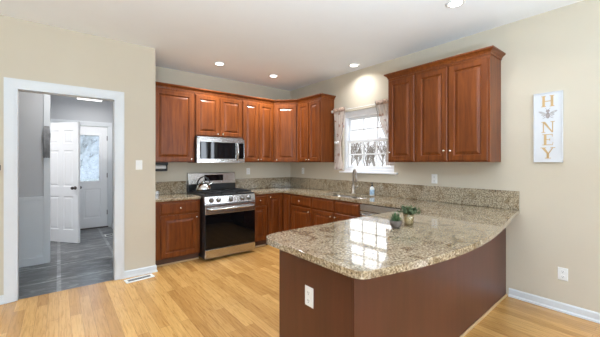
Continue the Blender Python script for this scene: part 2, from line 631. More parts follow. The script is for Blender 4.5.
# ------------------------------------------------------------------ hall doors
def panel_door(name, w, h, panels, hole=None):
    """door leaf in local xz, facing -y, thickness .035"""
    bm = bmesh.new()
    xs = sorted({0, w} | {p[0] for p in panels} | {p[1] for p in panels} | ({hole[0], hole[1]} if hole else set()))
    zs = sorted({0, h} | {p[2] for p in panels} | {p[3] for p in panels} | ({hole[2], hole[3]} if hole else set()))
    t = 0.035
    for i in range(len(xs) - 1):
        for j in range(len(zs) - 1):
            x0, x1, z0, z1 = xs[i], xs[i + 1], zs[j], zs[j + 1]
            cx, cz = (x0 + x1) / 2, (z0 + z1) / 2
            ins = [p for p in list(panels) + ([hole] if hole else []) if p[0] < cx < p[1] and p[2] < cz < p[3]]
            if ins:
                continue
            for y in (0, t):
                bm.faces.new([bm.verts.new(q) for q in ((x0, y, z0), (x1, y, z0), (x1, y, z1), (x0, y, z1))])
    for p in panels:
        for y0, s in ((0, 1), (t, -1)):
            last = None
            for ins, dy in ((0, 0), (0.010, 0.009), (0.022, 0.010), (0.045, 0.003), (0.047, 0.003)):
                r = [bm.verts.new(q) for q in ((p[0] + ins, y0 + s * dy, p[2] + ins), (p[1] - ins, y0 + s * dy, p[2] + ins), (p[1] - ins, y0 + s * dy, p[3] - ins), (p[0] + ins, y0 + s * dy, p[3] - ins))]
                if last:
                    for k in range(4):
                        bm.faces.new((last[k], last[(k + 1) % 4], r[(k + 1) % 4], r[k]))
                last = r
            bm.faces.new(last)
    loops = [(0, w, 0, h)] + ([hole] if hole else [])
    for (a, b, c, d) in loops:
        q = [(a, c), (b, c), (b, d), (a, d)]
        for k in range(4):
            (x0, z0), (x1, z1) = q[k], q[(k + 1) % 4]
            bm.faces.new([bm.verts.new(v) for v in ((x0, 0, z0), (x1, 0, z1), (x1, t, z1), (x0, t, z0))])
    bmesh.ops.remove_doubles(bm, verts=bm.verts, dist=1e-5)
    return struct(link(name, bm, 'door'))


def door_knob(parent, x, z, m='darkmetal', both=True):
    bm = bmesh.new()
    for y, d in ((0, -1), (0.035, 1))[:2 if both else 1]:
        lathe(bm, [(0.031, 0), (0.031, 0.006), (0.012, 0.010), (0.010, 0.032), (0.024, 0.042), (0.028, 0.056), (0.022, 0.068), (0.006, 0.072)], 18, mtx=axis_mtx((x, y, z), (0, d, 0)))
    return link('door_knob', bm, m, parent, True)


hx0, hy0, hx1, hy1 = -0.205, 7.02, 0.262, 6.43
L1 = math.hypot(hx1 - hx0, hy1 - hy0)
six = []
for a, b in ((0.11, L1 / 2 - 0.05), (L1 / 2 + 0.05, L1 - 0.11)):
    six += [(a, b, 0.22, 0.80), (a, b, 0.97, 1.60), (a, b, 1.72, 1.95)]
d1 = panel_door('door_1', L1, 2.09, six)
d1.location = (hx0, hy0, 0.012)
d1.rotation_euler = (0, 0, math.atan2(hy1 - hy0, hx1 - hx0))
door_knob(d1, L1 - 0.065, 0.95, 'darkmetal')

d2 = panel_door('door_2', 0.895, 2.14, [(0.12, 0.42, 0.2, 0.82), (0.475, 0.775, 0.2, 0.82)], (0.13, 0.765, 0.97, 1.97))
d2.location = (-0.07, 7.745, 0.025)
door_knob(d2, 0.07, 0.97, 'darkmetal', False)
bm = bmesh.new()
for a, b, c, d in ((0.11, 0.785, 0.95, 0.99), (0.11, 0.785, 1.95, 1.99), (0.11, 0.15, 0.99, 1.95), (0.745, 0.785, 0.99, 1.95)):
    box(bm, a, b, -0.012, 0.045, c, d)
link('glass_frame', bm, 'door', d2, bevel=0.004)
link('pane', bx(0.14, 0.755, 0.014, 0.020, 0.98, 1.96), 'frost', d2)
for z in (0.25, 1.05, 1.85):
    link('hinge', bx(0.884, 0.914, -0.006, 0.004, z, z + 0.10), 'darkmetal', d2)
link('threshold', bx(-0.015, 0.91, -0.03, 0.05, -0.024, -0.002), 'darkmetal', d2)

o = tag(link('ceiling_light', bx(0.27, 0.67, 6.75, 7.2, 2.615, 2.739), 'hall_light', bevel=0.01), 'bright flat ceiling light in the hall beyond the doorway', 'light')
hl = bpy.data.lights.new('hall_light', 'AREA')
hl.shape = 'RECTANGLE'
hl.size, hl.size_y, hl.energy = 0.36, 0.4, 7
ho = bpy.data.objects.new('hall_light', hl)
C.objects.link(ho)
ho.location = (0.47, 6.97, 2.61)
hall_fill = bpy.data.lights.new('hall_light', 'AREA')  # added fill lamp with no fixture, brightens the near hall
hall_fill.shape = 'DISK'
hall_fill.size, hall_fill.energy = 0.25, 9
ho2 = bpy.data.objects.new('hall_light', hall_fill)
C.objects.link(ho2)
ho2.location = (0.1, 4.95, 2.73)
side_fill = bpy.data.lights.new('hall_light', 'AREA')  # added lamp with no fixture, lights the open hall door from the left
side_fill.shape = 'DISK'
side_fill.size, side_fill.energy = 0.3, 32
ho3 = bpy.data.objects.new('hall_light', side_fill)
C.objects.link(ho3)
ho3.location = (-1.1, 6.2, 2.73)

# grey cloth hanging on the corner
bm = bmesh.new()
for k in range(5):
    xx = -0.155 + k * 0.012
    tube(bm, [(xx, 5.452, 1.465 + 0.012 * (k % 2)), (xx, 5.448, 1.65), (xx + 0.004 * (k - 2), 5.45, 1.80), (xx - 0.002 * (k - 2), 5.458, 1.905)], [0.011, 0.012, 0.011, 0.008], 8)
o = link('hanging_cloth', bm, 'cloth', smooth=True)
tag(o, 'grey folded cloth hanging on the white corner trim in the hall', 'cloth')


# ------------------------------------------------------------------ windows
def muntin_sash(parent, y0, y1, z0, z1, x, fw=0.042, cols=3, rows=2):
    bm = bmesh.new()
    for a, b, c, d in ((y0, y1, z0, z0 + fw), (y0, y1, z1 - fw, z1), (y0, y0 + fw, z0 + fw, z1 - fw), (y1 - fw, y1, z0 + fw, z1 - fw)):
        box(bm, x, x + 0.03, a, b, c, d)
    for i in range(1, cols):
        yc = y0 + fw + (y1 - y0 - 2 * fw) * i / cols
        box(bm, x + 0.006, x + 0.022, yc - 0.010, yc + 0.010, z0 + fw, z1 - fw)
    for j in range(1, rows):
        zc = z0 + fw + (z1 - z0 - 2 * fw) * j / rows
        box(bm, x + 0.006, x + 0.022, y0 + fw, y1 - fw, zc - 0.010, zc + 0.010)
    s = link('sash', bm, 'vinyl', parent, bevel=0.003)
    link('pane', bx(x + 0.012, x + 0.016, y0 + fw * 0.6, y1 - fw * 0.6, z0 + fw * 0.6, z1 - fw * 0.6), 'glass', s)
    return s


def window_x(name, y0, y1, z0, z1, stool=True):
    bm = bmesh.new()
    f = 0.045
    for a, b, c, d in ((y0, y1, z0, z0 + f), (y0, y1, z1 - f - 0.05, z1), (y0, y0 + f, z0 + f, z1 - f - 0.05), (y1 - f, y1, z0 + f, z1 - f - 0.05)):
        box(bm, XR + 0.035, XR + 0.14, a, b, c, d)
    root = struct(link(name, bm, 'vinyl', bevel=0.003))
    zm = (z0 + z1) / 2
    muntin_sash(root, y0 + f, y1 - f, zm - 0.018, z1 - f - 0.05, XR + 0.092)
    muntin_sash(root, y0 + f, y1 - f, z0 + f, zm + 0.018, XR + 0.055)
    if stool:
        bm = bx(XR - 0.045, XR + 0.05, y0 - 0.06, y1 + 0.05, z0 - 0.022, z0 + 0.004)
        link('window_sill', bm, 'vinyl', root, bevel=0.005)
    return root


window_x('window_1', WY0, WY1, WZ0, WZ1)
for i, x0 in enumerate((4.50, 4.925)):
    bm = bmesh.new()
    for a, b, c, d in ((x0, x0 + 0.32, 0.35, 0.39), (x0, x0 + 0.32, 2.31, 2.35), (x0, x0 + 0.03, 0.39, 2.31), (x0 + 0.29, x0 + 0.32, 0.39, 2.31), (x0 + 0.03, x0 + 0.29, 1.52, 1.56)):
        box(bm, a, b, YS - 0.07, YS - 0.02, c, d)
    struct(link('window_%d' % (i + 2), bm, 'vinyl'))
for i, x0 in enumerate((-2.6, -0.4, 1.8)):  # unseen rear windows, added to let light into the room
    bm = bmesh.new()
    for a, b, c, d in ((x0, x0 + 1.4, 0.6, 0.65), (x0, x0 + 1.4, 2.25, 2.3), (x0, x0 + 0.05, 0.65, 2.25), (x0 + 1.35, x0 + 1.4, 0.65, 2.25), (x0 + 0.68, x0 + 0.72, 0.65, 2.25), (x0 + 0.05, x0 + 1.35, 1.43, 1.47)):
        box(bm, a, b, YS - 0.09, YS - 0.04, c, d)
    struct(link('window_%d' % (i + 4), bm, 'vinyl'))

# ------------------------------------------------------------------ curtains and rod
t = thing('curtain_rod', 'thin curtain rod with round white finial above the sink window', 'curtain rod', (3.635, 3.0, 2.262))
bm = bmesh.new()
tube(bm, [(0, 0.66, 0), (0, -0.62, 0)], 0.007, 10)
link('rod', bm, 'plastic', t, True)
for yy in (0.665, -0.625):
    bm = bmesh.new()
    lathe(bm, [(0.004, -0.024), (0.016, -0.018), (0.023, 0), (0.016, 0.018), (0.004, 0.024)], 16, (0, yy, 0))
    link('finial', bm, 'plastic', t, True)
for yy in (0.62, -0.58):
    link('bracket', bx(-0.006, 0.057, yy - 0.006, yy + 0.006, -0.012, 0.010), 'plastic', t)


def curtain(name, label, edge_in, edge_out, tie_z, tie_y, seedphase):
    """edges: lists of (z, y) from the top down for the inner and outer edge"""
    def interp(e, z):
        for (z0, y0), (z1, y1) in zip(e, e[1:]):
            if z1 <= z <= z0:
                k = (z0 - z) / (z0 - z1)
                k = k * k * (3 - 2 * k) * 0.5 + k * 0.5
                return y0 + (y1 - y0) * k
        return e[-1][1]
    root = thing(name, label, 'curtain', (3.635, edge_out[0][1], edge_out[-1][0]), 0, 'sheer curtains at the sink window')
    ox, oy, oz = root.location
    bm = bmesh.new()
    nz, nu = 40, 36
    zt, zb = edge_in[0][0], edge_in[-1][0]
    grid = []
    for i in range(nz + 1):
        z = zt + (zb - zt) * i / nz
        a, b = interp(edge_in, z), interp(edge_out, z)
        amp = 0.004 + 0.010 * min(1, max(0, (zt - 0.04 - z) / 0.12))
        row = []
        for k in range(nu + 1):
            u = k / nu
            x = amp * math.sin(u * 2 * PI * 5 + seedphase + 1.5 * math.sin(z * 4)) - 0.026
            row.append(bm.verts.new((x, a + (b - a) * u - oy, z - oz)))
        grid.append(row)
    for r0, r1 in zip(grid, grid[1:]):
        for k in range(nu):
            bm.faces.new((r0[k], r0[k + 1], r1[k + 1], r1[k]))
    c = link('fabric', bm, 'curtain', root, True)
    md = c.modifiers.new('solid', 'SOLIDIFY')
    md.thickness = 0.0015
    bm = bmesh.new()
    tube(bm, [(-0.042, interp(edge_in, z) - oy, z - oz) for z in [zt + (tie_z - zt) * k / 14 for k in range(15)]], 0.004, 6)
    link('braid_edge', bm, 'curtain_edge', root, True)
    bm = bmesh.new()
    lathe(bm, [(0.03, -0.02), (0.042, -0.008), (0.042, 0.008), (0.03, 0.02)], 16, mtx=Matrix.Translation((-0.026, tie_y - oy, tie_z - oz)) @ Matrix.Diagonal((0.75, 1.0, 1.0, 1.0)))
    for s in (-1, 1):
        lathe(bm, [(0.006, 0), (0.02, 0.02), (0.022, 0.04), (0.008, 0.055)], 10, mtx=axis_mtx((-0.055, tie_y - oy, tie_z - oz), (-0.1, s, 0.3)))
    link('tieback', bm, 'tie', root, True)
    for k in range(4):
        yy = edge_in[0][1] + (edge_out[0][1] - edge_in[0][1]) * (k + 0.5) / 4
        bm = bmesh.new()
        lathe(bm, [(0.0085, -0.012), (0.015, -0.004), (0.015, 0.004), (0.0085, 0.012)], 12, mtx=axis_mtx((0, yy - oy, 2.262 - oz), (0, 1, 0)))
        link('rod_ring', bm, 'curtain_edge', root, True)
    bm = bmesh.new()
    yy0, yy1 = edge_in[0][1] - oy, edge_out[0][1] - oy
    n_ = 30
    rr = []
    for k in range(n_ + 1):
        y = yy0 + (yy1 - yy0) * k / n_
        x = -0.030 + 0.006 * math.sin(k * 1.3)
        rr.append([bm.verts.new((x, y, 2.300 - oz)), bm.verts.new((x - 0.006, y, 2.300 - oz)), bm.verts.new((x - 0.008, y, 2.232 - oz)), bm.verts.new((x, y, 2.232 - oz))])
    for p, q in zip(rr, rr[1:]):
        for k in range(4):
            bm.faces.new((p[k], p[(k + 1) % 4], q[(k + 1) % 4], q[k]))
    link('heading', bm, 'heading', root, True)


curtain('curtain', 'sheer floral curtain on the left side of the sink window',
        [(2.295, 3.34), (2.0, 3.375), (1.72, 3.45), (1.5, 3.43), (1.28, 3.37)], [(2.295, 3.61), (1.72, 3.55), (1.5, 3.57), (1.28, 3.58)], 1.72, 3.50, 0.3)
curtain('curtain', 'sheer floral curtain with dark edge on the right side of sink window',
        [(2.295, 2.74), (2.02, 2.68), (1.72, 2.545), (1.5, 2.57), (1.36, 2.57)], [(2.295, 2.42), (1.72, 2.43), (1.36, 2.42)], 1.72, 2.49, 1.1)

# ------------------------------------------------------------------ outside
gr = bmesh.new()
box(gr, -60, 160, -60, 160, -2.6, -2.4)
struct(link('ground', gr, 'grass'))
random.seed(5)


def bare_tree(x, y, h, label):
    bm = bmesh.new()

    def branch(p, d, ln, r, depth):
        q = p + d * ln * 0.5 + Vector((random.uniform(-1, 1), random.uniform(-1, 1), 0)) * ln * 0.05
        e = q + (d + Vector((random.uniform(-.2, .2), random.uniform(-.2, .2), 0.1))).normalized() * ln * 0.5
        tube(bm, [p, q, e], [r, r * 0.8, r * 0.55], 5 if depth < 2 else 3)
        if depth >= 4:
            return
        for k in range(4 if depth else 7):
            b = p.lerp(e, random.uniform(0.35, 1.0))
            nd = (d + Vector((random.uniform(-1, 1), random.uniform(-1, 1), random.uniform(0.0, 0.8))) * 0.7).normalized()
            branch(b, nd, ln * random.uniform(0.40, 0.60), r * 0.5, depth + 1)
    branch(Vector((0, 0, 0)), Vector((0, 0, 1)), h * 0.62, h * 0.02, 0)
    o = link('bare_tree', bm, 'bark')
    o.location = (x, y, -2.42)
    return tag(o, label, 'tree', 'bare trees outside the windows')


lab = 'bare leafless winter tree standing outside the kitchen window'
for row, x in enumerate((44, 55, 66, 77)):
    n_ = (3, 3, 4, 4)[row]
    for k in range(n_):
        f = 0.64 + 0.36 * (k + (0.3, 0.75, 0.4, 0.7)[row]) / n_
        bare_tree(x, x * f, 8.0 + row * 0.9, lab)
lab2 = 'bare leafless winter tree seen through the hall door glass'
for x, y in ((0.2, 22.0), (3.8, 25.0), (-0.2, 32), (5.2, 35)):
    bare_tree(x, y, random.uniform(7.5, 9.0), lab2)
bm = bmesh.new()
rows = []
for i in range(41):
    a = math.radians(-10 + 110 * i / 40)
    rows.append([bm.verts.new((rr * math.cos(a), rr * math.sin(a), -2.6 + hh * (1 + 0.22 * math.sin(i * 1.7) + 0.12 * math.sin(i * 4.1)))) for rr, hh in ((84, 0.0), (92, 3.6), (104, 5.6), (120, 6.4), (150, 0))])
for p, q in zip(rows, rows[1:]):
    for k in range(4):
        bm.faces.new((p[k], p[k + 1], q[k + 1], q[k]))
struct(link('hills', bm, 'thicket', smooth=True))

# ------------------------------------------------------------------ recessed ceiling lights
for i, (x, y, lb) in enumerate(((1.85, 4.213, 'small round recessed ceiling light above the range'), (2.819, 4.237, 'small round recessed ceiling light above the corner cabinet'),
                                (3.451, 3.019, 'small round recessed ceiling light in front of the sink window'), (2.836, 1.265, 'large round recessed ceiling light at top edge, above the peninsula'),
                                (0.75, 1.2, None), (-1.6, 1.2, None), (-1.6, -1.4, None), (1.2, -1.4, None))):  # entries without a label are unseen lights added for even lighting
    t = thing('recessed_light', lb or 'unseen round recessed ceiling light, added for even lighting', 'light', (x, y, H), 0, 'recessed ceiling lights')
    bm = bmesh.new()
    lathe(bm, [(0.058, -0.002), (0.060, -0.009), (0.078, -0.008), (0.084, -0.0005)], 32)
    link('trim_ring', bm, 'plastic', t, True)
    bm = bmesh.new()
    lathe(bm, [(0.057, -0.0015), (0.054, -0.008), (0.03, -0.0095), (0.004, -0.010)], 28)
    link('diffuser', bm, 'lamp', t, True)
    l = bpy.data.lights.new('downlight', 'AREA')
    l.shape = 'DISK'
    l.size = 0.11
    l.energy = (20, 20, 5.5, 6)[i] if i < 4 else 3
    l.color = (0.95, 0.98, 1.0)
    l.spread = math.radians(140)
    o = bpy.data.objects.new('downlight', l)
    C.objects.link(o)
    o.location = (x, y, H - 0.013)

# uplighters out of view, added to brighten the ceiling
for x, y in ((-2.0, 1.5), (-0.5, -0.5), (0.9, -0.45)):
    t = thing('fill_uplighter', 'unseen uplighter on a pole, added to brighten the ceiling', 'lamp', (x, y, 0), 0, 'added fill uplighters')
    bm = bmesh.new()
    lathe(bm, [(0.14, 0), (0.14, 0.015), (0.03, 0.03), (0.012, 0.04)], 28)
    link('base', bm, 'darkmetal', t, True)
    bm = bmesh.new()
    tube(bm, [(0, 0, 0.035), (0, 0, 1.22)], 0.012, 12)
    link('pole', bm, 'darkmetal', t, True)
    bm = bmesh.new()
    lathe(bm, [(0.02, 1.215), (0.10, 1.24), (0.16, 1.29), (0.155, 1.29), (0.10, 1.25), (0.02, 1.23)], 28)
    link('shade', bm, 'plastic', t, True)
    l = bpy.data.lights.new('uplight', 'AREA')
    l.shape = 'DISK'
    l.size = 0.26
    l.energy = 18 if x < -1.5 else 94
    l.color = (0.62, 0.81, 1.0)
    o = bpy.data.objects.new('uplight', l)
    C.objects.link(o)
    o.location = (x, y, 1.295)
    o.rotation_euler = (PI, 0, 0)

# ------------------------------------------------------------------ base cabinets
BASE_H = 0.874
ROTR = -PI / 2


def base_cabinet(label, loc, rz, wid, depth, fronts, m='cherry', group='cherry base cabinets', name='base_cabinet'):
    t = thing(name, label, 'cabinet', loc, rz, group)
    bm = bx(0.001, wid - 0.001, 0, depth, 0.10, BASE_H)
    link('carcass', bm, m, t, bevel=0.001)
    link('toe_kick', bx(0.001, wid - 0.001, 0.05, depth, 0, 0.0995), 'inside', t)
    link('shoe_moulding', bx(0.001, wid - 0.001, 0.034, 0.0495, 0, 0.020), 'shoe', t, bevel=0.004)
    for f in fronts:
        if f[0] == 'drawer':
            drawer_front(t, *f[1:5], m=m, knob=f[5] if len(f) > 5 else True)
        else:
            raised_door(t, *f[1:5], knob=f[5] if len(f) > 5 else None, m=m)
    return t


YF = 4.31
base_cabinet('cherry base cabinet with drawer left of the range, beside the doorway wall', (XL + 0.002, YF, 0), 0, 0.624, YB - YF - 0.003,
             [('drawer', 0.092, 0.70, 0.505, 0.15), ('door', 0.092, 0.115, 0.505, 0.565, (0.475, 0.51))])
base_cabinet('narrow cherry base cabinet with drawer just right of the range', (2.425, YF, 0), 0, 0.315, YB - YF - 0.003,
             [('drawer', 0.022, 0.70, 0.275, 0.15), ('door', 0.022, 0.115, 0.275, 0.565, (0.028, 0.53))])
# corner unit with two leaves meeting in the inside corner
XF = 3.07
t = thing('corner_cabinet', 'cherry corner base cabinet with two tall doors meeting inside', 'cabinet', (2.742, YF, 0), 0, 'cherry base cabinets')
bm = bmesh.new()
prism(bm, [(0, 0), (XF - 2.742, 0), (XF - 2.742, -0.225), (XR - 2.742 - 0.003, -0.225), (XR - 2.742 - 0.003, YB - YF - 0.003), (0, YB - YF - 0.003)], 0.10, BASE_H)
link('carcass', bm, 'cherry', t)
bm = bmesh.new()
prism(bm, [(0, 0.05), (XF - 2.742 + 0.05, 0.05), (XF - 2.742 + 0.05, -0.225), (XR - 2.742 - 0.003, -0.225), (XR - 2.742 - 0.003, YB - YF - 0.003), (0, YB - YF - 0.003)], 0, 0.0995)
link('toe_kick', bm, 'inside', t)
raised_door(t, 0.012, 0.115, 0.295, 0.735, (0.028, 0.70))
dd = raised_door(t, 0, 0, 0.195, 0.735, None)
dd.location = (XF - 2.742, -0.025, 0.115)
dd.rotation_euler = (0, 0, ROTR)
base_cabinet('cherry base cabinet with knobbed drawer between corner unit and sink cabinet', (XF, 4.083, 0), ROTR, 0.545, XR - XF - 0.003,
             [('drawer', 0.02, 0.70, 0.505, 0.15), ('door', 0.02, 0.115, 0.505, 0.565, (0.475, 0.51))])
t = base_cabinet('cherry sink base cabinet with two false drawer fronts under the window', (XF, 3.536, 0), ROTR, 0.97, XR - XF - 0.003,
                 [('drawer', 0.02, 0.70, 0.45, 0.15, False), ('drawer', 0.50, 0.70, 0.45, 0.15, False),
                  ('door', 0.02, 0.115, 0.45, 0.565, (0.42, 0.51)), ('door', 0.50, 0.115, 0.45, 0.565, (0.03, 0.51))])
for c in t.children:
    if c.name.startswith('carcass'):
        me = c.data
        bm = bmesh.new()
        box(bm, 0.001, 0.969, 0, 0.03, 0.10, BASE_H)
        box(bm, 0.001, 0.02, 0.03, XR - XF - 0.003, 0.10, BASE_H)
        box(bm, 0.95, 0.969, 0.03, XR - XF - 0.003, 0.10, BASE_H)
        box(bm, 0.02, 0.95, XR - XF - 0.02, XR - XF - 0.003, 0.10, BASE_H)
        box(bm, 0.02, 0.95, 0.03, XR - XF - 0.02, 0.10, 0.12)
        bmesh.ops.recalc_face_normals(bm, faces=bm.faces)
        bm.to_mesh(me)
        bm.free()

# dishwasher
t = thing('dishwasher', 'stainless steel dishwasher partly hidden behind the peninsula', 'dishwasher', (XF, 2.562, 0), ROTR)
link('tub', bx(0.004, 0.604, 0.0, 0.58, 0.10, 0.868), 'steel', t)
link('toe_kick', bx(0.004, 0.604, 0.05, 0.55, 0, 0.0995), 'black', t)
dr = link('door', bx(0.006, 0.602, -0.035, -0.0005, 0.115, 0.775), 'steel', t, bevel=0.006)
link('control_panel', bx(0.006, 0.602, -0.035, -0.0005, 0.782, 0.866), 'steel', t, bevel=0.006)
bm = bmesh.new()
tube(bm, [(0.05, -0.036, 0.735), (0.05, -0.072, 0.735), (0.10, -0.085, 0.735), (0.508, -0.085, 0.735), (0.558, -0.072, 0.735), (0.558, -0.036, 0.735)], 0.012, 10)
link('handle', bm, 'steel', dr, True)

# peninsula
t = thing('peninsula_cabinet', 'reddish brown peninsula base with plain panels carrying the granite top', 'cabinet', (1.19, 1.06, 0))


def pen(x, y):
    return (x - 1.19, y - 1.06)


bm = bmesh.new()
prism(bm, [pen(1.20, 1.045), pen(XR - 0.004, 1.14), pen(XR - 0.004, 1.70), pen(1.20, 1.70)], 0.10, BASE_H)
link('carcass', bm, 'cherry', t)
bm = bmesh.new()
prism(bm, [pen(1.21, 1.06), pen(XR - 0.004, 1.16), pen(XR - 0.004, 1.65), pen(1.21, 1.65)], 0, 0.0995)
link('toe_kick', bm, 'inside', t)
bm = bmesh.new()
prism(bm, [pen(1.18, 1.031), pen(XR - 0.003, 1.126), pen(XR - 0.003, 1.139), pen(1.18, 1.044)], 0, BASE_H)
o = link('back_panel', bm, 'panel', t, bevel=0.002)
o['label'] = 'wide plain panel facing the dining side'
bm = bmesh.new()
prism(bm, [pen(1.18, 1.045), pen(1.199, 1.045), pen(1.199, 1.702), pen(1.18, 1.702)], 0, BASE_H)
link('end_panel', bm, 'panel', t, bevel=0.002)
bm = bmesh.new()
prism(bm, [pen(1.17, 1.015), pen(XR - 0.013, 1.110), pen(XR - 0.013, 1.1255), pen(1.17, 1.0305)], 0, 0.020)
link('shoe_moulding', bm, 'shoe', t, bevel=0.004)
for i in range(4):
    e = raised_door(t, 0, 0, 0.44, 0.565, (0.03 if i % 2 else 0.41, 0.53))
    e.rotation_euler = (0, 0, PI)
    e.location = (1.66 - 1.19 + i * 0.455, 1.7005 - 1.06, 0.115)
    e = drawer_front(t, 0, 0, 0.44, 0.15)
    e.rotation_euler = (0, 0, PI)
    e.location = (1.66 - 1.19 + i * 0.455, 1.7005 - 1.06, 0.70)

# ------------------------------------------------------------------ granite worktops
t = thing('worktop', 'long speckled beige granite worktop with curved peninsula and sink cut-out', 'worktop', (2.4, 3.0, 0.876))
left = [(3.04, 1.77), (2.6, 1.765), (1.19, 1.742)]
corner = [(1.125, 1.73), (1.075, 1.70), (1.048, 1.655), (1.038, 1.59)]
front = catmull([(1.038, 0.975), (1.043, 0.91), (1.072, 0.872), (1.13, 0.856), (1.25, 0.828), (1.42, 0.795), (1.64, 0.768), (1.92, 0.76), (2.2, 0.776), (2.5, 0.812), (2.85, 0.868), (3.2, 0.93), (3.52, 0.982), (3.69, 1.005)], 5)
outline = [(3.6895, 4.9255), (2.424, 4.9255), (2.424, 4.28), (3.04, 4.28)] + left + corner + [(v[0], v[1]) for v in front]


def rrect(x0, x1, y0, y1, r, n=5):
    out = []
    for cx, cy, a0 in ((x1 - r, y1 - r, 0), (x0 + r, y1 - r, PI / 2), (x0 + r, y0 + r, PI), (x1 - r, y0 + r, 1.5 * PI)):
        for k in range(n + 1):
            a = a0 + PI / 2 * k / n
            out.append((cx + r * math.cos(a), cy + r * math.sin(a)))
    return out


SX0, SX1, SY0, SY1 = 3.14, 3.545, 2.64, 3.44
hole = rrect(SX0, SX1, SY0, SY1, 0.05)
bm = bmesh.new()
edges = []
for loop in (outline, hole):
    vs = [bm.verts.new((x - 2.4, y - 3.0, 0.038)) for x, y in loop]
    edges += [bm.edges.new((vs[i], vs[(i + 1) % len(vs)])) for i in range(len(vs))]
bmesh.ops.triangle_fill(bm, use_beauty=True, use_dissolve=False, edges=edges)
ex = bmesh.ops.extrude_face_region(bm, geom=bm.faces[:])
bmesh.ops.translate(bm, verts=[g for g in ex['geom'] if isinstance(g, bmesh.types.BMVert)], vec=(0, 0, -0.0375))
link('slab', bm, 'granite', t, bevel=0.012, seg=4)
ZS = 1.107 - 0.876
bm = bmesh.new()
prism(bm, [(XR - 2.4 - 0.022, 1.008 - 3.0), (XR - 2.4 - 0.001, 1.008 - 3.0), (XR - 2.4 - 0.001, 4.9255 - 3.0), (2.424 - 2.4, 4.9255 - 3.0), (2.424 - 2.4, 4.905 - 3.0), (XR - 2.4 - 0.022, 4.905 - 3.0)], 0.0385, ZS)
link('backsplash', bm, 'granite', t, bevel=0.003)
t = thing('worktop', 'short speckled granite worktop left of the range', 'worktop', (1.28, 4.6, 0.876))
link('slab', bx(XL + 0.003 - 1.28, 1.596 - 1.28, 4.28 - 4.6, 4.9255 - 4.6, 0.0005, 0.038), 'granite', t, bevel=0.010, seg=3)
link('backsplash', bx(XL + 0.003 - 1.28, 1.596 - 1.28, 4.905 - 4.6, 4.9255 - 4.6, 0.0385, ZS), 'granite', t, bevel=0.003)

# sink
t = thing('sink', 'stainless undermount double bowl sink set in granite worktop', 'sink', (3.34, 3.04, 0.68))


def bowl(x0, x1, y0, y1, z0, z1):
    bm = bmesh.new()
    rows = []
    for ins, z in ((-0.012, z1), (0, z1), (0.006, z0 + 0.05), (0.02, z0 + 0.015), (0.05, z0), (0.12, z0 - 0.003)):
        rows.append([bm.verts.new((x - 3.34, y - 3.04, z - 0.68)) for x, y in rrect(x0 + ins, x1 - ins, y0 + ins, y1 - ins, max(0.012, 0.05 - ins * 0.3))])
    for a, b in zip(rows, rows[1:]):
        for k in range(len(a)):
            bm.faces.new((a[k], a[(k + 1) % len(a)], b[(k + 1) % len(a)], b[k]))
    bm.faces.new(rows[-1])
    b = link('basin', bm, 'sinksteel', t, True)
    bm = bmesh.new()
    lathe(bm, [(0.04, 0), (0.042, 0.003), (0.02, 0.004), (0.004, 0.002)], 20, ((x0 + x1) / 2 - 3.34, (y0 + y1) / 2 - 3.04, z0 - 0.002 - 0.68))
    link('drain', bm, 'chrome', b, True)


bowl(SX0 + 0.004, SX1 - 0.004, SY0 + 0.004, 3.03, 0.69, 0.8755)
bowl(SX0 + 0.004, SX1 - 0.004, 3.05, SY1 - 0.004, 0.69, 0.8755)

# faucet
t = thing('faucet', 'tall brushed gooseneck kitchen faucet behind the sink', 'faucet', (3.61, 3.17, 0.9145))
bm = bmesh.new()
lathe(bm, [(0.034, 0), (0.034, 0.008), (0.026, 0.014), (0.024, 0.13), (0.017, 0.14)], 20)
link('base', bm, 'faucet_metal', t, True)
dv = Vector((-0.55, -0.84, 0)).normalized()
pts = [Vector((0, 0, 0.10)), Vector((0, 0, 0.29))]
for k in range(1, 13):
    a = PI * k / 12
    pts.append(Vector((0, 0, 0.29)) + dv * (0.075 * (1 - math.cos(a))) + Vector((0, 0, 0.085 * math.sin(a))))
bm = bmesh.new()
tube(bm, pts, 0.015, 12)
link('spout', bm, 'faucet_metal', t, True)
bm = bmesh.new()
e = pts[-1]
tube(bm, [e + Vector((0, 0, 0.002)), e - Vector((0, 0, 0.03)), e - Vector((0, 0, 0.095)), e - Vector((0, 0, 0.10))], [0.0145, 0.017, 0.019, 0.013], 12)
link('spray_head', bm, 'faucet_metal', t, True)
bm = bmesh.new()
tube(bm, [(0, -0.015, 0.075), (0, -0.045, 0.08), (-0.005, -0.075, 0.10), (-0.01, -0.095, 0.125)], [0.012, 0.010, 0.008, 0.007], 10)
link('handle', bm, 'faucet_metal', t, True)

# soap bottle
t = thing('soap_bottle', 'small soap bottle with pale blue label and black pump beside the faucet', 'bottle', (3.585, 2.79, 0.9145))
bm = bmesh.new()
lathe(bm, [(0.030, 0), (0.033, 0.005), (0.033, 0.105), (0.028, 0.122), (0.012, 0.132), (0.012, 0.14)], 20)
link('body', bm, 'plastic', t, True)
bm = bmesh.new()
lathe(bm, [(0.0332, 0.018), (0.0338, 0.019), (0.0338, 0.088), (0.0332, 0.09)], 20)
link('label_band', bm, 'label', t, True)
bm = bmesh.new()
lathe(bm, [(0.016, 0.138), (0.016, 0.158), (0.006, 0.160), (0.006, 0.178), (0.012, 0.180), (0.012, 0.192), (0.004, 0.194)], 14)
box(bm, -0.045, 0.0, -0.006, 0.006, 0.181, 0.191)
link('pump', bm, 'black', t)

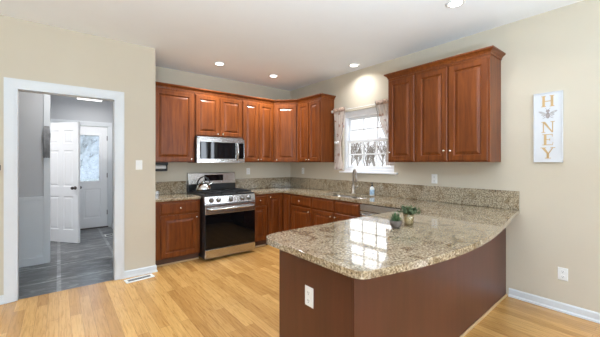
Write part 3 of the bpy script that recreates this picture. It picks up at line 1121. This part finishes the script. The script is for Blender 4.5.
# ------------------------------------------------------------------ range
RX0, RX1, RY = 1.604, 2.416, 4.17
t = thing('range', 'stainless steel gas range with black oven door and five knobs', 'range', (RX0, RY, 0))
W = RX1 - RX0
D = YB - RY - 0.006
bm = bx(0, W, 0.02, D, 0.03, 0.915)
link('body', bm, 'black', t, bevel=0.003)
for xx in (0.05, W - 0.05):
    for yy in (0.08, D - 0.08):
        bm = bmesh.new()
        lathe(bm, [(0.02, 0), (0.02, 0.01), (0.012, 0.03)], 12, (xx, yy, 0))
        link('foot', bm, 'black', t)
link('cooktop', bx(-0.002, W + 0.002, 0.0, D - 0.10, 0.9155, 0.935), 'black', t, bevel=0.006)
# sloped control panel
bm = bmesh.new()
pr = [(0.02, 0.80), (-0.025, 0.80), (-0.012, 0.9145), (0.02, 0.9145)]
a = [bm.verts.new((0, y, z)) for y, z in pr]
b = [bm.verts.new((W, y, z)) for y, z in pr]
for k in range(4):
    bm.faces.new((a[k], a[(k + 1) % 4], b[(k + 1) % 4], b[k]))
bm.faces.new(a)
bm.faces.new(b)
cp = link('control_panel', bm, 'steel', t, bevel=0.004)
for fx in (0.12, 0.25, 0.49, 0.72, 0.86):
    bm = bmesh.new()
    lathe(bm, [(0.030, 0), (0.030, 0.004), (0.024, 0.007), (0.022, 0.028), (0.018, 0.032), (0.004, 0.033)], 18, mtx=axis_mtx((fx * W, -0.019, 0.858), (0, -1, 0.11)))
    box(bm, fx * W - 0.004, fx * W + 0.004, -0.056, -0.030, 0.845, 0.880)
    k = link('knob', bm, 'knobsteel', cp, True)
    bm = bmesh.new()
    lathe(bm, [(0.036, 0), (0.036, 0.002), (0.031, 0.003)], 18, mtx=axis_mtx((fx * W, -0.0185, 0.858), (0, -1, 0.11)))
    link('knob_ring', bm, 'black', k, True)
od = link('oven_door', bx(0.004, W - 0.004, -0.022, 0.0195, 0.165, 0.793), 'black', t, bevel=0.004)
link('door_glass', bx(0.010, W - 0.010, -0.028, -0.0225, 0.170, 0.655), 'blackglass', od)
link('door_band', bx(0.004, W - 0.004, -0.032, -0.0225, 0.660, 0.792), 'steel', od, bevel=0.004)
bm = bmesh.new()
tube(bm, [(0.05, -0.033, 0.735), (0.05, -0.075, 0.735), (0.075, -0.085, 0.735), (W - 0.075, -0.085, 0.735), (W - 0.05, -0.075, 0.735), (W - 0.05, -0.033, 0.735)], 0.014, 12)
link('handle', bm, 'steel', od, True)
link('drawer', bx(0.004, W - 0.004, -0.03, 0.0195, 0.032, 0.158), 'steel', t, bevel=0.005)
# backguard
link('backguard_base', bx(0, W, D - 0.09, D - 0.002, 0.9155, 1.05), 'black', t)
bm = bmesh.new()
pr = [(D - 0.002, 1.05), (D - 0.105, 1.05), (D - 0.075, 1.228), (D - 0.05, 1.236), (D - 0.002, 1.236)]
a = [bm.verts.new((0, y, z)) for y, z in pr]
b = [bm.verts.new((W, y, z)) for y, z in pr]
for k in range(5):
    bm.faces.new((a[k], a[(k + 1) % 5], b[(k + 1) % 5], b[k]))
bm.faces.new(a)
bm.faces.new(b)
bgd = link('backguard', bm, 'steel', t, bevel=0.004)
mt = Matrix.Translation((W * 0.52, D - 0.094, 1.14)) @ Matrix.Rotation(-0.167, 4, 'X')
bm = box(bmesh.new(), -0.16, 0.16, -0.006, 0.004, -0.042, 0.058, mt)
dsp = link('display', bm, 'blackglass', bgd)
# burners and grates
for bx_, by_, r in ((0.2, 0.17, 0.05), (0.2, 0.46, 0.045), (0.5, 0.31, 0.055), (0.8, 0.17, 0.045), (0.8, 0.46, 0.05)):
    bm = bmesh.new()
    lathe(bm, [(r, 0), (r, 0.006), (r * 0.7, 0.008), (r * 0.65, 0.014), (0.005, 0.015)], 20, (bx_ * W, by_, 0.935))
    link('burner', bm, 'iron', t)
for g in range(3):
    x0, x1 = 0.03 + g * (W - 0.06) / 3, 0.03 + (g + 1) * (W - 0.06) / 3 - 0.006
    bm = bmesh.new()
    y0, y1 = 0.04, 0.60
    for xx in (x0, (x0 + x1) / 2 - 0.005, x1 - 0.01):
        box(bm, xx, xx + 0.01, y0, y1, 0.951, 0.964)
    for yy in (y0, 0.17, 0.31, 0.46, y1 - 0.01):
        box(bm, x0, x1, yy, yy + 0.01, 0.951, 0.964)
    for xx in (x0, x1 - 0.01):
        for yy in (y0, y1 - 0.01):
            box(bm, xx, xx + 0.01, yy, yy + 0.01, 0.9355, 0.952)
    link('grate', bm, 'iron', t)

# kettle
t = thing('kettle', 'polished steel kettle with black handle on the back of the range', 'kettle', (1.775, 4.64, 0.9645))
bm = bmesh.new()
lathe(bm, [(0.110, 0), (0.120, 0.008), (0.117, 0.035), (0.100, 0.075), (0.072, 0.108), (0.045, 0.122)], 30)
link('body', bm, 'chrome', t, True)
bm = bmesh.new()
lathe(bm, [(0.046, 0.1225), (0.044, 0.128), (0.02, 0.138), (0.008, 0.141), (0.008, 0.150), (0.015, 0.156), (0.012, 0.168), (0.003, 0.171)], 20)
link('lid', bm, 'chrome', t, True)
bm = bmesh.new()
tube(bm, [(0.07, -0.03, 0.075), (0.10, -0.045, 0.105), (0.125, -0.055, 0.135)], [0.024, 0.017, 0.012], 12)
link('spout', bm, 'chrome', t, True)
bm = bmesh.new()
tube(bm, [(-0.088 * math.cos(a), 0.035 * math.cos(a), 0.085 + 0.125 * math.sin(a)) for a in [PI * k / 14 for k in range(15)]], 0.010, 10)
link('handle', bm, 'black', t, True)

# ------------------------------------------------------------------ upper cabinets
UZ0, UZ1, UY, UX = 1.405, 2.472, 4.60, 3.384


def upper_cabinet(label, loc, rz, wid, depth, h, doors, group='cherry wall cabinets'):
    t = thing('wall_cabinet', label, 'cabinet', loc, rz, group)
    link('carcass', bx(0.001, wid - 0.001, 0, depth, 0, h), 'cherry', t, bevel=0.001)
    for d in doors:
        raised_door(t, d[0], 0.014, d[1], h - 0.045, d[2])
    return t


UH = UZ1 - UZ0
DU = YB - UY - 0.003
upper_cabinet('tall single door wall cabinet at the far left, beside the doorway wall', (XL + 0.002, UY, UZ0), 0, 0.646, DU, UH, [(0.075, 0.545, (0.515, 0.03))])
upper_cabinet('short double door wall cabinet above the microwave', (1.618, UY, 1.808), 0, 0.806, DU, UZ1 - 1.808, [(0.012, 0.383, (0.35, 0.03)), (0.411, 0.383, (0.033, 0.03))])
upper_cabinet('tall double door wall cabinet between microwave and corner wall cabinet', (2.426, UY, UZ0), 0, 0.646, DU, UH, [(0.012, 0.303, (0.275, 0.03)), (0.325, 0.303, (0.028, 0.03))])
t = thing('corner_wall_cabinet', 'angled single door wall cabinet across the room corner', 'cabinet', (3.075, UY, UZ0), 0, 'cherry wall cabinets')
bm = bmesh.new()
prism(bm, [(0, 0), (UX - 3.075, -(UX - 3.075)), (XR - 3.075 - 0.003, -(UX - 3.075)), (XR - 3.075 - 0.003, DU), (0, DU)], 0, UH)
link('carcass', bm, 'cherry', t)
dl = math.hypot(UX - 3.075, UX - 3.075)
dd = raised_door(t, 0, 0, dl - 0.05, UH - 0.045, (0.03, 0.03))
dd.rotation_euler = (0, 0, -PI / 4)
dd.location = (0.025 * 0.7071, -0.025 * 0.7071, 0.014)
YC = UY - (UX - 3.075)
upper_cabinet('tall double door wall cabinet left of the sink window', (UX, YC - 0.002, UZ0), ROTR, YC - 3.672, XR - UX - 0.003, UH, [(0.03, 0.272, (0.244, 0.03)), (0.318, 0.272, (0.028, 0.03))])
upper_cabinet('large three door wall cabinet right of the sink window', (UX, 2.372, UZ0), ROTR, 1.20, XR - UX - 0.003, UH + 0.02,
              [(0.014, 0.365, (0.03, 0.11)), (0.412, 0.365, (0.338, 0.11)), (0.792, 0.392, (0.028, 0.11))])
cr = [(0, 0), (0.010, 0), (0.012, 0.018), (0.026, 0.036), (0.042, 0.046), (0.046, 0.052), (0.046, 0.064), (0, 0.064)]
bm = bmesh.new()
z = UZ1 + 0.0005
sweep(bm, [(XL + 0.003, UY), (3.075, UY), (UX, YC), (UX, 3.672), (XR - 0.002, 3.672)], [(a - 0.004 if a else -0.02, b + z) for a, b in cr], 1)
tag(link('crown_moulding', bm, 'cherry'), 'cherry crown moulding along the tops of the corner run of wall cabinets', 'moulding', 'crown mouldings')
bm = bmesh.new()
z = UZ1 + 0.0205
sweep(bm, [(XR - 0.002, 2.371), (UX, 2.371), (UX, 1.172), (XR - 0.002, 1.172)], [(a - 0.004 if a else -0.02, b + z) for a, b in cr], 1)
tag(link('crown_moulding', bm, 'cherry'), 'cherry crown moulding on the wall cabinet right of the window', 'moulding', 'crown mouldings')

# ------------------------------------------------------------------ microwave
MX0, MX1, MY = 1.62, 2.42, 4.53
t = thing('microwave', 'stainless over-the-range microwave with black glass door', 'microwave', (MX0, MY, 1.395))
W = MX1 - MX0
MH = 0.408
link('body', bx(0, W, 0.01, YB - MY - 0.003, 0, MH), 'black', t, bevel=0.003)
link('vent_grille', bx(0.02, W - 0.02, -0.006, 0.0095, MH - 0.028, MH - 0.004), 'steel', t, bevel=0.002)
bm = bmesh.new()
dw = W * 0.86
for a, b, c, d in ((0, dw, 0.0, 0.065), (0, dw, MH - 0.085, MH - 0.03), (0, 0.045, 0.065, MH - 0.085), (dw - 0.05, dw, 0.065, MH - 0.085)):
    box(bm, a, b, -0.028, 0.0095, c, d)
md = link('door', bm, 'steel', t, bevel=0.003)
link('door_glass', bx(0.046, dw - 0.051, -0.026, 0.005, 0.066, MH - 0.086), 'blackglass', md)
bm = bmesh.new()
hp = [(dw - 0.025, -0.029, 0.05)] + [(dw - 0.025, -0.045 - 0.025 * math.sin(PI * k / 8), 0.06 + (MH - 0.16) * k / 8) for k in range(9)] + [(dw - 0.025, -0.029, MH - 0.09)]
tube(bm, hp, 0.013, 10)
link('handle', bm, 'steel', md, True)
bm = bmesh.new()
for a, b, c, d in ((dw + 0.003, W, 0.0, 0.065), (dw + 0.003, W, MH - 0.085, MH - 0.03), (W - 0.014, W, 0.065, MH - 0.085)):
    box(bm, a, b, -0.028, 0.0095, c, d)
mc = link('control_panel', bm, 'steel', t, bevel=0.002)
link('keypad', bx(dw + 0.003, W - 0.015, -0.026, 0.005, 0.066, MH - 0.086), 'blackglass', mc)

# under-cabinet holder at the far left
t = thing('under_cabinet_holder', 'black holder with white roll under the far left wall cabinet', 'holder', (1.13, 4.76, 1.404))
link('mount_plate', bx(-0.13, 0.13, -0.075, 0.055, -0.042, 0), 'iron', t, bevel=0.004)
for xx in (-0.13, 0.115):
    link('bracket', bx(xx, xx + 0.015, -0.04, 0.04, -0.125, -0.0225), 'iron', t, bevel=0.004)
link('bottom_bar', bx(-0.1145, 0.1145, -0.06, -0.045, -0.130, -0.095), 'iron', t, bevel=0.004)
bm = bmesh.new()
lathe(bm, [(0.010, -0.112), (0.032, -0.112), (0.032, 0.112), (0.010, 0.112)], 24, mtx=axis_mtx((0, 0, -0.076), (1, 0, 0)))
link('paper_roll', bm, 'paper', t, True)


# ------------------------------------------------------------------ outlets, switches, vents
def outlet(label, loc, rz, kind='outlet', w_=0.075, h_=0.118, flat='plastic', name=None):
    t = thing(name or ('wall_outlet' if kind == 'outlet' else 'light_switch'), label, 'outlet' if kind == 'outlet' else 'switch', loc, rz)
    bm = bmesh.new()
    rings_panel(bm, w_, h_, [(0, -0.003), (0.004, -0.006), (0.006, -0.006)], -w_ / 2, -h_ / 2, -0.0005)
    link('plate', bm, flat, t)
    if kind == 'outlet':
        for s in (-1, 1):
            bm = bmesh.new()
            lathe(bm, [(0.017, 0.0061), (0.017, 0.008), (0.015, 0.0085), (0.003, 0.0085)], 16, mtx=Matrix.Translation((0, 0, s * 0.024)) @ axis_mtx((0, 0, 0), (0, -1, 0)))
            k = link('receptacle', bm, flat, t)
            bm = bmesh.new()
            for xx in (-0.006, 0.006):
                box(bm, xx - 0.0012, xx + 0.0012, -0.0090, -0.0086, s * 0.024 - 0.002, s * 0.024 + 0.007)
            box(bm, -0.0025, 0.0025, -0.0090, -0.0086, s * 0.024 - 0.011, s * 0.024 - 0.006)
            link('slots', bm, 'slot', k)
    else:
        link('toggle', bx(-0.005, 0.005, -0.016, -0.0065, -0.004, 0.014), flat, t, bevel=0.002)
    return t


outlet('white outlet on the end panel of the peninsula', (1.1795, 1.384, 0.593), ROTR)
outlet('white outlet low on the right wall near baseboard', (XR, 0.667, 0.355), ROTR)
outlet('outlet on the wall beneath the three door wall cabinet', (XR, 1.905, 1.195), ROTR)
outlet('outlet on the wall between corner and sink window', (XR, 4.52, 1.24), ROTR)
outlet('outlet on the back wall right of the range', (2.72, YB, 1.24), 0)
outlet('white light switch on the wall right of the doorway', (0.779, YL, 1.37), 0, 'switch')
t = thing('wall_hook', 'dark metal hook on the wall at the far left edge', 'hook', (-0.475, YL, 1.35))
link('plate', bx(-0.02, 0.02, -0.006, -0.0005, -0.05, 0.05), 'darkmetal', t, bevel=0.003)
bm = bmesh.new()
tube(bm, [(0, -0.006, 0.03), (0.012, -0.03, 0.035), (0.024, -0.045, 0.02), (0.024, -0.045, -0.02), (0.012, -0.03, -0.035), (0, -0.006, -0.03)], 0.007, 8)
link('hook_loop', bm, 'darkmetal', t, True)


def floor_vent(label, loc, rz, L, Wd):
    t = thing('floor_vent', label, 'vent', loc, rz, 'floor vents')
    bm = bmesh.new()
    f = 0.028
    for a, b, c, d in ((0, L, 0, f), (0, L, Wd - f, Wd), (0, f, f, Wd - f), (L - f, L, f, Wd - f)):
        box(bm, a, b, c, d, 0.0003, 0.008)
    link('frame', bm, 'plastic', t, bevel=0.002)
    link('duct', bx(f, L - f, f, Wd - f, 0.0003, 0.0015), 'slot', t)
    bm = bmesh.new()
    n = int((L - 2 * f) / 0.016)
    for k in range(n):
        x = f + 0.004 + k * (L - 2 * f) / n
        box(bm, x, x + 0.004, f, Wd - f, 0.0016, 0.006)
    link('louvre', bm, 'steel', t)


floor_vent('white floor register in the oak floor beside the doorway', (0.612, 3.968, 0), 0.10, 0.31, 0.125)
floor_vent('small white floor register on the grey tile by the hall door', (0.68, 6.72, 0), 0, 0.16, 0.20)

# ------------------------------------------------------------------ sign
SY, SW, SZ0, SZ1 = 0.886, 0.222, 1.402, 2.075
t = thing('wall_sign', 'tall white sign with gold letters HONEY on right wall', 'sign', (XR - 0.001, SY, SZ0), ROTR)
SH = SZ1 - SZ0
link('board', bx(0, SW, -0.016, 0, 0, SH), 'signboard', t)
bm = bmesh.new()
for a, b, c, d in ((0, SW, 0, 0.010), (0, SW, SH - 0.010, SH), (0, 0.010, 0.010, SH - 0.010), (SW - 0.010, SW, 0.010, SH - 0.010)):
    box(bm, a, b, -0.024, -0.0165, c, d)
link('edge_frame', bm, 'signboard', t, bevel=0.002)
LW, LH = 0.100, 0.106
yl0, yl1 = -0.0185, -0.0162


def strokes(name, cz, polys):
    bm = bmesh.new()
    for p in polys:
        mt = Matrix.Translation((SW / 2, yl1, cz)) @ Matrix.Rotation(PI / 2, 4, 'X')
        prism(bm, [((x - 0.5) * LW, (y - 0.5) * LH) for x, y in p], 0, yl1 - yl0, mt)
    o = link(name, bm, 'gold', t)
    return o


def R(x0, x1, y0, y1):
    return [(x0, y0), (x1, y0), (x1, y1), (x0, y1)]


zc = [SH * k for k in (0.875, 0.69, 0.505, 0.325, 0.135)]
strokes('letter_h', zc[0], [R(0.08, 0.28, 0.06, 0.94), R(0.72, 0.92, 0.06, 0.94), R(0.28, 0.72, 0.47, 0.54), R(0, 0.36, 0, 0.06), R(0, 0.36, 0.94, 1), R(0.64, 1, 0, 0.06), R(0.64, 1, 0.94, 1)])
strokes('letter_n', zc[2], [R(0.12, 0.20, 0.06, 0.94), R(0.82, 0.90, 0.0, 0.94), [(0.12, 0.94), (0.34, 0.94), (0.90, 0.0), (0.80, 0.0)], R(0, 0.32, 0, 0.06), R(0, 0.30, 0.94, 1), R(0.70, 1.02, 0.94, 1)])
strokes('letter_e', zc[3], [R(0.20, 0.40, 0.06, 0.94), R(0.08, 0.88, 0, 0.06), R(0.08, 0.86, 0.94, 1), R(0.40, 0.66, 0.47, 0.53), [(0.84, 0.06), (0.88, 0.06), (0.92, 0.26), (0.87, 0.26)], [(0.81, 0.94), (0.86, 0.94), (0.86, 0.76), (0.82, 0.76)], R(0.63, 0.67, 0.38, 0.62)])
strokes('letter_y', zc[4], [R(0.41, 0.60, 0.06, 0.46), R(0.28, 0.74, 0, 0.06), [(0.04, 0.94), (0.28, 0.94), (0.58, 0.46), (0.42, 0.42)], [(0.52, 0.46), (0.59, 0.42), (0.90, 0.94), (0.82, 0.94)], R(-0.06, 0.38, 0.94, 1), R(0.70, 1.06, 0.94, 1)])
bm = bmesh.new()


def disc(cx, cz_, rx, rz_, ang, y=0.0):
    mt = Matrix.Translation((cx, yl1 - y, cz_)) @ Matrix.Rotation(-ang, 4, 'Y') @ Matrix.Rotation(PI / 2, 4, 'X')
    prism(bm, [(rx * math.cos(2 * PI * k / 20), rz_ * math.sin(2 * PI * k / 20)) for k in range(20)], 0, 0.002, mt)


disc(SW / 2, zc[1] - 0.012, 0.016, 0.030, 0)
disc(SW / 2, zc[1] + 0.030, 0.015, 0.013, 0)
for s in (-1, 1):
    for k in range(3):
        mt = Matrix.Translation((SW / 2, yl1, zc[1])) @ Matrix.Rotation(PI / 2, 4, 'X')
        prism(bm, [(s * 0.018, 0.012 - k * 0.018), (s * 0.040, -0.004 - k * 0.018), (s * 0.038, -0.007 - k * 0.018), (s * 0.016, 0.008 - k * 0.018)], 0, 0.0015, mt)
    prism(bm, [(s * 0.005, 0.040), (s * 0.020, 0.056), (s * 0.018, 0.058), (s * 0.003, 0.042)], 0, 0.0015, mt)
bee = link('bee', bm, 'beegrey', t)
for s in (-1, 1):
    bm = bmesh.new()
    disc(SW / 2 + s * 0.043, zc[1] + 0.016, 0.032, 0.010, s * 0.45, 0.0003)
    disc(SW / 2 + s * 0.032, zc[1] - 0.004, 0.020, 0.007, s * -0.1, 0.0005)
    link('wing', bm, 'wing', bee)

# ------------------------------------------------------------------ plants on the peninsula
random.seed(3)


def leaf(bm, p, d, ln, wd, curl=0.3, seg=5):
    d = Vector(d).normalized()
    s = d.cross(Vector((0, 0, 1)))
    s = s.normalized() if s.length > 1e-3 else Vector((1, 0, 0))
    nrm = s.cross(d)
    th = wd * 0.22
    rows = []
    for i in range(seg + 1):
        k = i / seg
        c = Vector(p) + d * ln * k + nrm * (curl * ln * k * k)
        wv = wd * 0.5 * (0.5 + 1.3 * k) * (1 - k) ** 0.6 + 0.0004
        t_ = th * (1 - k) + 0.0004
        rows.append([bm.verts.new(c + s * wv), bm.verts.new(c - nrm * t_), bm.verts.new(c - s * wv), bm.verts.new(c + nrm * t_ * 0.3)])
    for a, b in zip(rows, rows[1:]):
        for k in range(4):
            bm.faces.new((a[k], a[(k + 1) % 4], b[(k + 1) % 4], b[k]))
    bm.faces.new(rows[0])
    bm.faces.new(rows[-1])


t = thing('potted_succulent', 'small aloe-like succulent in a round pinkish grey pot on the peninsula', 'plant', (1.958, 1.305, 0.9145))
bm = bmesh.new()
lathe(bm, [(0.020, 0), (0.026, 0.003), (0.039, 0.020), (0.045, 0.042), (0.043, 0.056), (0.040, 0.056), (0.040, 0.049), (0.004, 0.047)], 26)
link('pot', bm, 'clay', t, True)
bm = bmesh.new()
for k in range(20):
    a = k * 2.4
    el = 0.35 + 0.95 * (k / 20)
    d = (math.cos(a) * math.cos(el), math.sin(a) * math.cos(el), math.sin(el))
    r = 0.022 * (1 - k / 22)
    leaf(bm, (math.cos(a) * r, math.sin(a) * r, 0.049), d, 0.040 + 0.034 * (k / 20) + random.uniform(-.004, .008), 0.016, 0.18)
for k in range(3):
    leaf(bm, (0.008 * k - 0.002, -0.004, 0.05), (0.15 + 0.1 * k, -0.15, 1), 0.078 - 0.007 * k, 0.016, 0.08)
link('foliage', bm, 'leaf', t, True)

t = thing('potted_plant', 'bushy grey-green plant in a clear glass with sandy fill on peninsula', 'plant', (2.13, 1.305, 0.9145))
bm = bmesh.new()
lathe(bm, [(0.031, 0), (0.034, 0.002), (0.037, 0.045), (0.044, 0.092), (0.0425, 0.092), (0.0355, 0.045), (0.032, 0.006), (0.003, 0.005)], 26)
link('glass_pot', bm, 'jar', t, True)
bm = bmesh.new()
lathe(bm, [(0.0305, 0.0065), (0.034, 0.045), (0.0395, 0.080), (0.02, 0.085), (0.003, 0.086)], 24)
link('soil', bm, 'sand', t, True)
bm = bmesh.new()
for k in range(60):
    a = random.uniform(0, 2 * PI)
    el = random.uniform(0.1, 1.3)
    d = Vector((math.cos(a) * math.cos(el), math.sin(a) * math.cos(el), math.sin(el)))
    ln = random.uniform(0.04, 0.085) * (1.15 - 0.35 * math.sin(el))
    p0 = Vector((math.cos(a) * 0.018, math.sin(a) * 0.018, 0.080))
    pm = p0 + d * ln * 0.6 + Vector((0, 0, 0.012))
    p1 = p0 + d * ln + Vector((0, 0, 0.006))
    tube(bm, [p0, pm, p1], 0.0012, 4)
    for j in range(9):
        q = p0.lerp(pm, min(1, j / 4)) if j < 4 else pm.lerp(p1, (j - 4) / 4)
        dd = Vector((random.uniform(-1, 1), random.uniform(-1, 1), random.uniform(-0.2, 1)))
        leaf(bm, q, dd, random.uniform(0.012, 0.022), random.uniform(0.007, 0.011), 0.2, 3)
link('foliage', bm, 'greyleaf', t, True)
